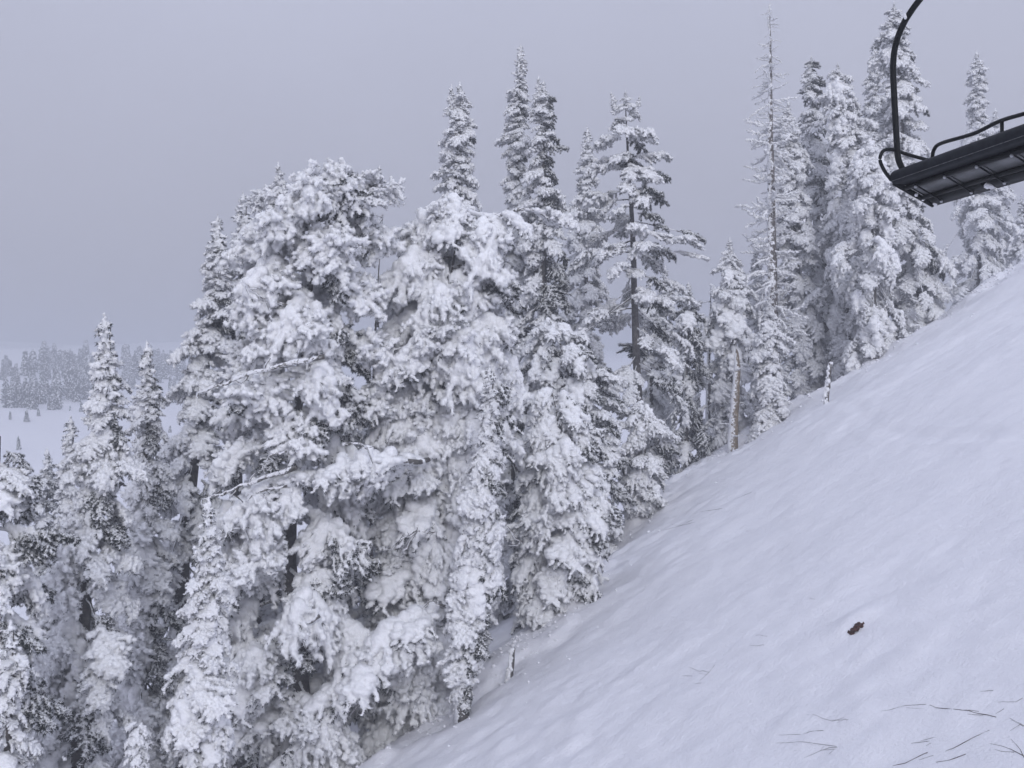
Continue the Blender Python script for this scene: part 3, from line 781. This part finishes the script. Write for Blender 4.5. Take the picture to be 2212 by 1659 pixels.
# --- the dead tree
D = Tree("dead_tree", "tall bare dead tree furred with rime, trunk showing brown", [(8, 1662, 3), (100, 1664, 30), (300, 1664, 40), (720, 1670, 60), (830, 1672, 60)], 36, 29, bark=M_PATCHY, trunk_r=0.25, cat="dead tree")
R = D.rng
zt = D.top
for i in range(230):
    f = (i + R.random()) / 230; z = D.top - 0.25 - f * (D.top - D.gz - 1.5)
    az = R.uniform(0, 6.28); s = (0.3 + 1.0 * min(1, f * 2.6)) * R.uniform(0.35, 1.1)
    D.put('bare', (D.ax(z), 36, z), az, R.uniform(-0.45, 0.25), s, R.uniform(0, 6))
D.put('bare', at(1662, 60, 36), 0, 1.57, 0.9); D.put('bare', at(1652, 590, 36), 3.3, -0.35, 2.2); D.put('bare', at(1655, 620, 36), 3.1, -1.2, 1.6)
# --- right-hand group
spire("feathery white fir directly right of the dead tree", [(215, 1700, 3), (300, 1702, 26), (450, 1710, 44), (600, 1722, 62), (750, 1728, 75), (830, 1728, 75)], 40, 30, RIMED, dens=1.6, cap=280, fat=1.1)
spire("blunt-topped fir with a dark shaded core, second right of the dead tree", [(120, 1752, 5), (170, 1752, 22), (300, 1755, 36), (450, 1762, 48), (650, 1775, 60), (800, 1785, 66)], 42, 31, DARKER, dens=1.4, leader=0.5)
spire("heavily rimed fir with rounded shoulders, left of the chairlift tree", [(135, 1803, 4), (190, 1812, 32), (300, 1822, 42), (450, 1826, 46), (650, 1826, 52), (790, 1826, 55)], 39, 32, (('white', 'mid'), ('white', 'drape'), ('white', 'drape')), dens=1.6, leader=0.7, fat=1.2, cap=280)
spire("thick white tree plastered with rime at the top edge of the slope", [(285, 1878, 8), (340, 1880, 34), (450, 1880, 54), (600, 1885, 78), (720, 1885, 90), (775, 1880, 92)], 36, 33, (('white', 'mid', 'drape'), ('white', 'drape'), ('drape', 'white')), dens=1.5, leader=0.4, fat=1.2, cap=280)
spire("slim dim spire left of the tall tree behind the chairlift hanger", [(88, 1890, 3), (150, 1890, 16), (300, 1888, 28), (500, 1890, 40)], 44, 34, RIMED, dens=1.2, zmin=2)
spire("tallest white tree at right, behind the chairlift hanger", [(4, 1930, 6), (70, 1932, 34), (200, 1942, 50), (350, 1950, 58), (500, 1962, 72), (620, 1975, 86), (720, 1975, 90)], 39, 35, (('mid', 'dark', 'white'), ('white', 'mid'), ('white',)), dens=1.6, leader=0.8, cap=300, fat=1.1)
spire("hazy fir with a brush-like top, far right under the chairlift seat", [(110, 2110, 5), (160, 2110, 16), (280, 2110, 28), (420, 2112, 62), (540, 2112, 74), (640, 2105, 80)], 52, 36, RIMED, dens=1.5, leader=1.2)
spire("very pale fir fading into fog near the right edge", [(235, 2150, 3), (330, 2150, 26), (480, 2155, 44), (600, 2155, 50)], 66, 37, RIMED, dens=1.3)
spire("dark narrow fir cut by the right edge of the picture", [(420, 2208, 3), (480, 2206, 18), (560, 2204, 26)], 56, 38, DARKER, dens=1.2)

# --- trees half hidden behind the big ones
spire("rimed fir filling the gap low behind the big rounded tree", [(760, 700, 3), (850, 702, 40), (1000, 705, 75), (1300, 705, 95)], 26.5, 39, STD, dens=1.0, cap=150)
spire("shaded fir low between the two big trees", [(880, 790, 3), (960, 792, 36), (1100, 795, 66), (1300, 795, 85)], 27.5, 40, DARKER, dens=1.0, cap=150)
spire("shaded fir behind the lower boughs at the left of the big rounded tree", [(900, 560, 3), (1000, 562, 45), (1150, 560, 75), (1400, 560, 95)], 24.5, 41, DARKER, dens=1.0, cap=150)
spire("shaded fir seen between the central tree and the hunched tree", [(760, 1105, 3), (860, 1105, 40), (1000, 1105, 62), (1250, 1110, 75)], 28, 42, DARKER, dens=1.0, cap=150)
spire("grey rimed fir behind the bare trunk of the open-branched fir", [(600, 1400, 3), (700, 1402, 36), (850, 1405, 52), (1000, 1408, 58)], 39, 43, STD, dens=1.0, cap=140)
# ------------------------------------------------------------------ broken trunk and stubs in the snow
def stub(name, label, top, bottom, depth, r, mat, seed, cat, rag=0.25, snow=True):
    a, b = at(*top, depth), at(*bottom, depth)
    g = float(ground_z(b.x, depth)); b.z = min(b.z, g - 0.1)
    root = empty(name, (b.x, depth, g)); tag(root, label, cat)
    n = 12; pts = [b.lerp(a, k / (n - 1)) - root.location for k in range(n)]
    rr = np.linspace(r, r * 0.62, n)
    V, T, Q = tube([tuple(p) for p in pts], rr, 10, True, 0.2, seed)
    rng = np.random.default_rng(seed)
    V[(n - 1) * 10:n * 10, 2] += rng.uniform(-rag, rag, 10); V[-1, 2] -= rag
    add_obj("trunk", mesh_from("trunk", V, T, Q, True, [mat]), root)
    if snow:
        C, R_ = [], []
        for k in range(46):
            f = rng.uniform(0.05, 1.0); p = b.lerp(a, f) - root.location; ang = rng.normal(math.pi + 0.35, 0.75)
            q = r * rng.uniform(0.22, 0.5); C.append((p.x + math.cos(ang) * r * (1 - 0.35 * f), p.y + math.sin(ang) * r * (1 - 0.35 * f), p.z)); R_.append((q, q, q * 1.5))
        for k in range(6):
            p = a - root.location; q = r * rng.uniform(0.35, 0.6); C.append((p.x + rng.normal(0, r * 0.3), p.y + rng.normal(0, r * 0.3), p.z + rng.uniform(-0.02, r * 0.5))); R_.append((q, q, q))
        v, qd, nn = remesh(*balls_mesh(C, R_), max(0.012, r * 0.1))
        v = v + nn * (0.02 * vnoise(v * 14, seed))[:, None]
        add_obj("rime_crust", mesh_from("rime_crust", v, None, qd, True, [M_RIME]), root)
    return root

s = stub("broken_trunk", "broken tan trunk stripped of bark at the edge of the slope", (1594, 772), (1581, 948), 33.6, 0.17, M_RTAN, 301, "tree stump", 0.35, False)
for az, z, ln in ((3.3, 0.9, 0.5), (0.4, 1.6, 0.5), (2.9, 1.9, 0.4), (5.0, 0.5, 0.5)):
    add_obj("bare_branch", PROTO['bare'][0], s, bough_matrix((0, 0, z), az, 0.3, 0, ln))
add_obj("splinter", PROTO['bare'][1], s, bough_matrix((0.16, 0, 2.35), 0, 1.45, 0, 0.9, 1.6, 1.6))
stub("snowy_stub", "short snow-crusted wooden stub on the slope below the central trees", (1108, 1404), (1100, 1466), 20.6, 0.075, M_RBARK_HEAVY, 302, "tree stump", 0.05)
stub("snowy_stub", "small crooked snow-capped stub at the upper slope edge", (1793, 786), (1784, 836), 31.0, 0.085, M_PATCHY, 303, "tree stump", 0.05)

# ------------------------------------------------------------------ far hillside trees
def mini_tree(seed):
    rng = np.random.default_rng(seed); mb = MB()
    mb.tube([(0, 0, -0.1), (0, 0, 0.5), (0, 0, 1)], [0.02, 0.014, 0.003], 5, 2)
    for k in range(520):
        z = rng.uniform(0.02, 0.98) ** 1.1; a = rng.uniform(0, 6.28)
        rr = (0.02 + 0.21 * (1 - z) ** 0.9) * (0.75 + 0.35 * math.sin(z * 34 + seed) * math.sin(a * 2 + seed)); q = rr * rng.uniform(0.3, 0.85)
        r = rng.uniform(0.035, 0.075); w = r * rng.uniform(0.3, 0.55)
        ca, sa = math.cos(a), math.sin(a)
        def P(x, y, h): return (ca * (q + x) - sa * y, sa * (q + x) + ca * y, z + h - 0.5 * q)
        V = [P(0, 0, 0.006), P(r * 0.6, w, -0.015), P(r, 0, -0.03 - 0.3 * r), P(r * 0.6, -w, -0.015), P(r * 0.55, 0, 0.016), P(r * 0.5, 0, -0.05)]
        mb.add(V, [(0, 4, 1), (1, 4, 2), (2, 4, 3), (3, 4, 0)], mat=0 if rng.random() < 0.42 else 1)
        mb.add(V, [(0, 1, 5), (1, 2, 5), (2, 3, 5), (3, 0, 5)], mat=1)
    return mb.mesh("conifer", [M_RIME, M_NEEDLE, M_BARK], False)
MINI = [mini_tree(k) for k in range(6)]
rf = random.Random(5)
FAR = [((30, 195), (780, 925), 12, (130, 230), "frosted conifer in the lower left clump of the far forest"), ((215, 420), (800, 930), 13, (130, 240), "frosted conifer in the clump jutting onto the far snowfield"),
       ((430, 660), (650, 860), 24, (130, 250), "frosted conifer in the dense middle of the far forest"), ((160, 690), (580, 740), 34, (110, 230), "frosted conifer in the upper rows of the far forest, fading into fog"),
       ((0, 120), (640, 760), 7, (70, 160), "thin frosted conifer at the left edge of the far forest"), ((860, 1000), (620, 790), 16, (120, 230), "frosted conifer in the far clump between the two left-hand spires"),
       ((1080, 1360), (620, 790), 20, (100, 190), "frosted conifer in the far clump right of the second spire"), ((850, 1350), (560, 640), 10, (80, 140), "faint conifer near the foggy hilltop")]
spots = []
for (x0, x1), (y0, y1), n, (h0, h1), lab in FAR:
    for k in range(int(n * 1.5)): spots.append((rf.uniform(x0, x1), rf.uniform(y0, y1), rf.uniform(h0, h1), lab, lab[lab.index("in the") if "in the" in lab else 0:]))
for zx, zy, h, lab in ((70, 1015, 80, "tiny lone conifer at the far left of the open snowfield"), (185, 1025, 110, "bushy lone conifer on the open snowfield"), (270, 990, 75, "small conifer right of the bushy lone one on the snowfield"),
                  (570, 945, 90, "small round conifer just below the far forest"), (490, 935, 50, "tiny conifer just below the far forest"), (1215, 890, 200, "leaning far conifer right of the second spire"), (1190, 1100, 70, "small far conifer under the leaning one"), (130, 1230, 130, "conifer tip rising behind the dark tree at the left edge")):
    spots.append((zx, zy, h, lab, None))
for zx, zy, h, lab, grp in spots:
    p = ground_hit(zx * 0.3086, 597 + zy * 0.3086)
    if p.y > 340: continue
    hh = 0.78 * h * 0.3086 / FPX * p.y
    o = add_obj("hillside_conifer", MINI[rf.randrange(6)]); o.location = (p.x, p.y, p.z - 0.05)
    wq = hh * rf.uniform(0.9, 1.5); o.scale = (wq, wq, hh); o.rotation_euler = (0, rf.gauss(0, 0.03), rf.uniform(0, 6.28))
    tag(o, lab, "tree", grp)

# ------------------------------------------------------------------ rock and twigs on the slope
rng = np.random.default_rng(9)
M_ROCK = simple_mat("rock", (0.016, 0.008, 0.007), (0.105, 0.042, 0.030), 26, 0.85, 0.9, 0.02)
C, R_ = [], []
for k in range(60):
    x = rng.uniform(-0.16, 0.15); top = 0.05 - 1.1 * x * x + 0.02 * math.sin(x * 40)
    bot = -0.05 if x < -0.05 or x > 0.03 else 0.005
    q = rng.uniform(0.012, 0.026); C.append((x, rng.normal(0, 0.025), rng.uniform(bot, top))); R_.append((q * 1.3, q, q))
v, q_, nn = remesh(*balls_mesh(C, R_), 0.011)
v = v + nn * (0.02 * fbm(v * 34, 3, 8))[:, None]
rk = add_obj("rock", mesh_from("rock", v, None, q_, False, [M_ROCK])); rk.scale = (0.78,) * 3; rk.location = rock_at + Vector((0, -0.02, 0.0)); rk.rotation_euler = (0.2, -0.45, 0.15)
tag(rk, "reddish brown rock poking out of the snow slope", "rock")

ZT = lambda zx, zy: (1621.5 + 0.267 * zx, 1450.8 + 0.267 * zy)
ZS = lambda zx, zy: (1450.8 + 0.3442 * zx, 1109.4 + 0.3442 * zy)
TW = [
 ([ZT(1448, 322), ZT(1500, 342), ZT(1690, 360), ZT(1860, 385), ZT(1985, 418)], 0.010, "longest dark stick lying on the snow at lower right", [[ZT(1760, 366), ZT(1850, 366)]]),
 ([ZT(1575, 702), ZT(1640, 655), ZT(1800, 575), ZT(1932, 511)], 0.008, "straight slanting stick below the longest one, lower right", []),
 ([ZT(1500, 790), ZT(1600, 755), ZT(1740, 705)], 0.010, "thick slanting stick cut by the bottom edge of the picture", []),
 ([ZT(1150, 785), ZT(1250, 765), ZT(1432, 692)], 0.008, "slanting twig at the bottom edge, left of the thick stick", []),
 ([ZT(1365, 751), ZT(1480, 716)], 0.006, "short twig between two slanting sticks at the bottom edge", []),
 ([ZT(1380, 568), ZT(1497, 567)], 0.006, "short level twig, upper of a close pair", []),
 ([ZT(1297, 612), ZT(1450, 590)], 0.006, "short twig just below the level one", [[ZT(1418, 624), ZT(1460, 606)]]),
 ([ZT(1058, 369), ZT(1130, 348), ZT(1250, 330), ZT(1418, 316)], 0.005, "forked pale twig left of the longest stick", [[ZT(1150, 347), ZT(1260, 345), ZT(1398, 348)]]),
 ([ZT(1755, 407), ZT(1880, 400)], 0.005, "small twig under the thick end of the longest stick", []),
 ([ZT(1980, 400), ZT(2050, 354)], 0.005, "small twig slanting up from the thick end of the longest stick", []),
 ([ZT(1858, 227), ZT(1962, 208)], 0.005, "little twig lying alone above the longest stick", []),
 ([ZT(2002, 318), ZT(2146, 298), ZT(2200, 282)], 0.005, "thin level twig near the right edge", []),
 ([ZT(2095, 440), ZT(2212, 505), ZT(2300, 560)], 0.006, "crossed twig leaving the picture at the right edge", [[ZT(2098, 543), ZT(2190, 480)], [ZT(2112, 438), ZT(2205, 495)]]),
 ([ZT(1928, 612), ZT(2110, 700), ZT(2230, 745)], 0.007, "forked branch in the bottom right corner", [[ZT(1910, 660), ZT(2030, 697), ZT(2130, 715)]]),
 ([ZT(2106, 605), ZT(2180, 690), ZT(2215, 760)], 0.006, "steep curved twig in the bottom right corner", []),
 ([ZT(455, 394), ZT(640, 437), ZT(788, 437)], 0.005, "curved thin twig at the upper left of the scattered sticks", [[ZT(698, 460), ZT(770, 443)], [ZT(650, 440), ZT(755, 430)]]),
 ([ZT(228, 547), ZT(420, 538), ZT(588, 525)], 0.006, "long level twig at the left of the scattered sticks", []),
 ([ZT(202, 598), ZT(440, 624), ZT(695, 630)], 0.005, "long faint twig below the long level one", [[ZT(345, 663), ZT(400, 655), ZT(460, 630)]]),
 ([ZT(430, 722), ZT(560, 665), ZT(640, 652), ZT(770, 650)], 0.005, "branching twig below the long faint one", [[ZT(560, 665), ZT(600, 632)], [ZT(570, 662), ZT(684, 662)]]),
 ([ZT(528, 748), ZT(600, 720), ZT(672, 672)], 0.004, "faint slanting twig near the bottom edge, left of the others", []),
 ([ZS(110, 965), ZS(170, 995), ZS(235, 1012)], 0.006, "twig bent like a hook on the slope far left of the rock", [[ZS(175, 1062), ZS(235, 1010), ZS(272, 962)], [ZS(172, 1020), ZS(230, 1024)]]),
 ([ZS(68, 1020), ZS(128, 1024)], 0.005, "tiny twig left of the hooked twig", []),
 ([ZS(125, 1080), ZS(190, 1078)], 0.005, "tiny level twig below the hooked twig", []),
 ([ZS(520, 782), ZS(600, 792)], 0.005, "faint twig on the slope left of the rock, upper one", []),
 ([ZS(495, 850), ZS(540, 855), ZS(580, 850)], 0.005, "faint curved twig on the slope left of the rock, lower one", []),
 ([ZS(862, 563), ZS(900, 564)], 0.005, "tiny twig on the slope above the rock", []),
 ([ZS(0, 68), ZS(60, 62), ZS(134, 36)], 0.008, "twig on the slope below the trees, right of centre", []),
 ([(1425, 1148), (1500, 1128)], 0.008, "twig in the snow near the right-hand thicket", []),
 ([(1500, 1105), (1560, 1098)], 0.008, "faint twig in the snow above the thicket twig", []),
 ([(1588, 1072), (1625, 1058)], 0.008, "highest faint twig in the snow of the open slope", []),
]
for pts, r, lab, forks in TW:
    r *= 0.5
    W = []
    for line_ in [pts] + forks:
        P = np.array([tuple(ground_hit(*p)) for p in line_]); q = np.linspace(0, len(P) - 1, 5 * len(P))
        S = np.stack([np.interp(q, np.arange(len(P)), P[:, k]) for k in range(3)], 1)
        S[:, 2] = np.maximum(S[:, 2], ground_z(S[:, 0], S[:, 1]) - 0.002) + r * 0.6; W.append(S)
    root = empty("fallen_twig", tuple(W[0][-1])); b0 = np.array(root.location)
    tag(root, lab, "twig", "twigs scattered on the snow slope")
    for k, S in enumerate(W):
        rr = np.linspace(r * 0.45, r, len(S)) * (1 if k == 0 else 0.7)
        mb = MB(); mb.tube(S - b0, rr, 5, jitter=0.2)
        add_obj("stem" if k == 0 else "fork", mb.mesh("twig", [M_TWIG]), root)

# ------------------------------------------------------------------ chairlift chair
M_STEEL = simple_mat("black_painted_steel", (0.004, 0.005, 0.006), (0.009, 0.010, 0.011), 6, 0.42, 0.05, 0.002)
M_VINYL = simple_mat("black_vinyl", (0.006, 0.007, 0.010), (0.014, 0.016, 0.021), 18, 0.6, 0.15, 0.004)
M_PANEL = simple_mat("grey_panel", (0.08, 0.083, 0.086), (0.16, 0.163, 0.168), 5, 0.5, 0.05, 0.003)
for m_ in (M_STEEL, M_VINYL): m_.node_tree.nodes["Principled BSDF"].inputs["Specular IOR Level"].default_value = 0.15
M_ZINC = simple_mat("zinc_bolt", (0.35, 0.36, 0.38), (0.5, 0.5, 0.52), 10, 0.4, metal=0.6)
def K(s, t, z): return Vector((2.68 + 0.979 * s + 0.204 * t, 7.0 + 0.204 * s - 0.979 * t, z))
SLOPE = -0.147 / 0.315
def US(s): return 1.44 + SLOPE * s               # underside height of the seat
T0, T1 = 0.0, 1.82
chair = empty("chairlift_chair", K(0.15, 0.9, US(0.15)))
tag(chair, "black metal chairlift chair hanging at the upper right", "chairlift chair")
cb = chair.location.copy()
def smooth_path(pts, n=28):
    """Catmull-Rom through the points"""
    P = [Vector(p) for p in pts]; P = [P[0] * 2 - P[1]] + P + [P[-1] * 2 - P[-2]]
    out = []
    for i in range(1, len(P) - 2):
        for k in range(n // 4):
            t = k / (n // 4); a, b, c, d = P[i - 1:i + 3]
            out.append(0.5 * ((2 * b) + (c - a) * t + (2 * a - 5 * b + 4 * c - d) * t * t + (3 * b - a - 3 * c + d) * t ** 3))
    out.append(P[-2]); return out
def chair_tube(name, pts, r, mat=None, sides=14, parent=None, smooth=True):
    pp = smooth_path(pts) if smooth and len(pts) > 2 else [Vector(p) for p in pts]
    mb = MB(); mb.tube([tuple(p - cb) for p in pp], [r] * len(pp), sides)
    return add_obj(name, mb.mesh(name, [mat or M_STEEL]), parent or chair)
def sweep(name, prof, t0, t1, mat, n=2, parent=None):
    """a closed profile of (s, z) swept along the seat"""
    V, m_ = [], len(prof)
    for t in np.linspace(t0, t1, n):
        for s_, z_ in prof: V.append(tuple(K(s_, t, z_) - cb))
    Q = [(i * m_ + j, i * m_ + (j + 1) % m_, (i + 1) * m_ + (j + 1) % m_, (i + 1) * m_ + j) for i in range(n - 1) for j in range(m_)]
    mb = MB(); mb.add(V, (), Q)
    c0, c1 = np.mean(V[:m_], axis=0), np.mean(V[-m_:], axis=0); b_ = len(V)
    mb.add([*V[:m_], tuple(c0)], [(j, m_, (j + 1) % m_) for j in range(m_)]); mb.add([*V[-m_:], tuple(c1)], [((j + 1) % m_, m_, j) for j in range(m_)])
    return add_obj(name, mb.mesh(name, [mat], True), parent or chair)
# seat cushion: rolled front edge, flat pad, soft back edge
prof = []
for a in np.linspace(-1.9, -5.2, 12): prof.append((0.035 + 0.05 * math.cos(a), US(0) + 0.035 - 0.02 + 0.052 * math.sin(a)))
prof += [(0.15, US(0.15) + 0.085), (0.27, US(0.27) + 0.08), (0.325, US(0.325) + 0.06), (0.33, US(0.33) + 0.03), (0.31, US(0.31) + 0.012), (0.1, US(0.1) + 0.012)]
cushion = sweep("seat_cushion", prof, T0 - 0.015, T1 + 0.015, M_VINYL, 14)
M_PIPING = simple_mat("worn_piping", (0.03, 0.032, 0.036), (0.12, 0.125, 0.13), 40, 0.6)
chair_tube("piping", [K(-0.008, t, US(0) - 0.0135) for t in np.linspace(T0, T1, 9)], 0.0022, M_PIPING, 6, cushion)
chair_tube("front_bar", [K(0.10, T0, US(0.10) - 0.012), K(0.10, T1, US(0.10) - 0.012)], 0.017)
chair_tube("middle_bar", [K(0.235, T0, US(0.235) - 0.012), K(0.235, T1, US(0.235) - 0.012)], 0.016)
chair_tube("rear_bar", [K(0.315, T0, US(0.315) - 0.004), K(0.315, T1, US(0.315) - 0.004)], 0.018)
for t0, t1 in ((0.02, 0.585), (0.655, 1.28), (1.34, 1.8)):
    sweep("rear_flap", [(0.255, US(0.255) - 0.02), (0.325, US(0.325) - 0.026), (0.333, US(0.333) - 0.012), (0.255, US(0.255) - 0.006)], t0, t1, M_STEEL)
rib_t = (0.135, 0.453, 0.773, 1.09, 1.41, 1.72)
ed = (0.03,) + rib_t[1:-1] + (1.79,)
for a_, b_ in zip(ed[:-1], ed[1:]):
    sweep("seat_panel", [(0.115, US(0.115) - 0.003), (0.228, US(0.228) - 0.003), (0.228, US(0.228) + 0.008), (0.115, US(0.115) + 0.008)], a_ + 0.008, b_ - 0.008, M_PANEL)
for t in rib_t:
    rib = chair_tube("rib", [K(0.07, t, US(0.07) - 0.022), K(0.30, t, US(0.30) - 0.034)], 0.006, sides=8)
    for s_ in (0.085, 0.285):
        v, f = ico(2); mb = MB(); mb.add(v * 0.011 + np.array(K(s_, t, US(s_) - 0.036) - cb), f); add_obj("bolt", mb.mesh("bolt", [M_ZINC]), rib)
for t, sg in ((T0 - 0.02, 1), (T1 + 0.02, -1)):
    chair_tube("side_bar", [K(0.02, t, US(0.02) - 0.01), K(0.33, t, US(0.33) - 0.012)], 0.02)
    chair_tube("armrest", [K(0.0, t, 1.435), K(-0.055, t, 1.50), K(-0.09, t, 1.575), K(-0.065, t, 1.64), K(0.01, t, 1.652), K(0.12, t, 1.625), K(0.27, t, 1.595), K(0.31, t, 1.59)], 0.0125)
    # bail: from the seat up, bending in over the chair
    chair_tube("hanger", [K(0.12, t, 1.47), K(0.085, t, 1.52), K(0.05, t, 1.60), K(0.038, t, 1.75), K(0.022, t, 2.0), K(0.012, t, 2.20), K(0.01, t + sg * 0.012, 2.32), K(0.01, t + sg * 0.05, 2.41), K(0.01, t + sg * 0.105, 2.475), K(0.01, t + sg * 0.18, 2.53), K(0.015, t + sg * 0.32, 2.60), K(0.03, t + sg * 0.6, 2.70), K(0.04, 0.91, 2.74)], 0.0215, sides=18)
chair_tube("stem", [K(0.04, 0.91, 2.72), K(0.04, 0.91, 3.6), K(0.04, 0.91, 4.2)], 0.03, smooth=False)
v, f = ico(2); mb = MB(); mb.add(v * np.array([0.012, 0.012, 0.02]) + np.array(K(-0.01, 0.16, 2.525) - cb), f); add_obj("snow_fleck", mb.mesh("snow_fleck", [M_RIME]), chair)
chair_tube("backrest_rail", [K(0.31, -0.01, 1.35), K(0.312, -0.012, 1.48), K(0.312, -0.008, 1.60), K(0.312, 0.02, 1.665), K(0.312, 0.11, 1.685), K(0.312, 0.44, 1.668), K(0.312, 0.70, 1.685), K(0.312, 1.0, 1.67), K(0.312, 1.4, 1.668), K(0.312, 1.72, 1.685), K(0.312, 1.80, 1.66), K(0.312, 1.83, 1.60), K(0.31, 1.83, 1.35)], 0.0135)
for t in (0.715, 1.1): chair_tube("rail_post", [K(0.312, t, 1.30), K(0.312, t, 1.685)], 0.012)
for (s_, t, q) in ((0.285, 0.615, 0.022), (0.30, 0.63, 0.018), (0.31, 0.03, 0.016), (0.24, -0.01, 0.012), (0.18, 0.0, 0.012)):
    v, f = ico(2); mb = MB(); v = v * (1 + 0.3 * vnoise(v * 3 + s_ * 40, 3))[:, None]; mb.add(v * q + np.array(K(s_, t, US(s_) - 0.02) - cb), f); add_obj("snow_fleck", mb.mesh("snow_fleck", [M_RIME]), chair)
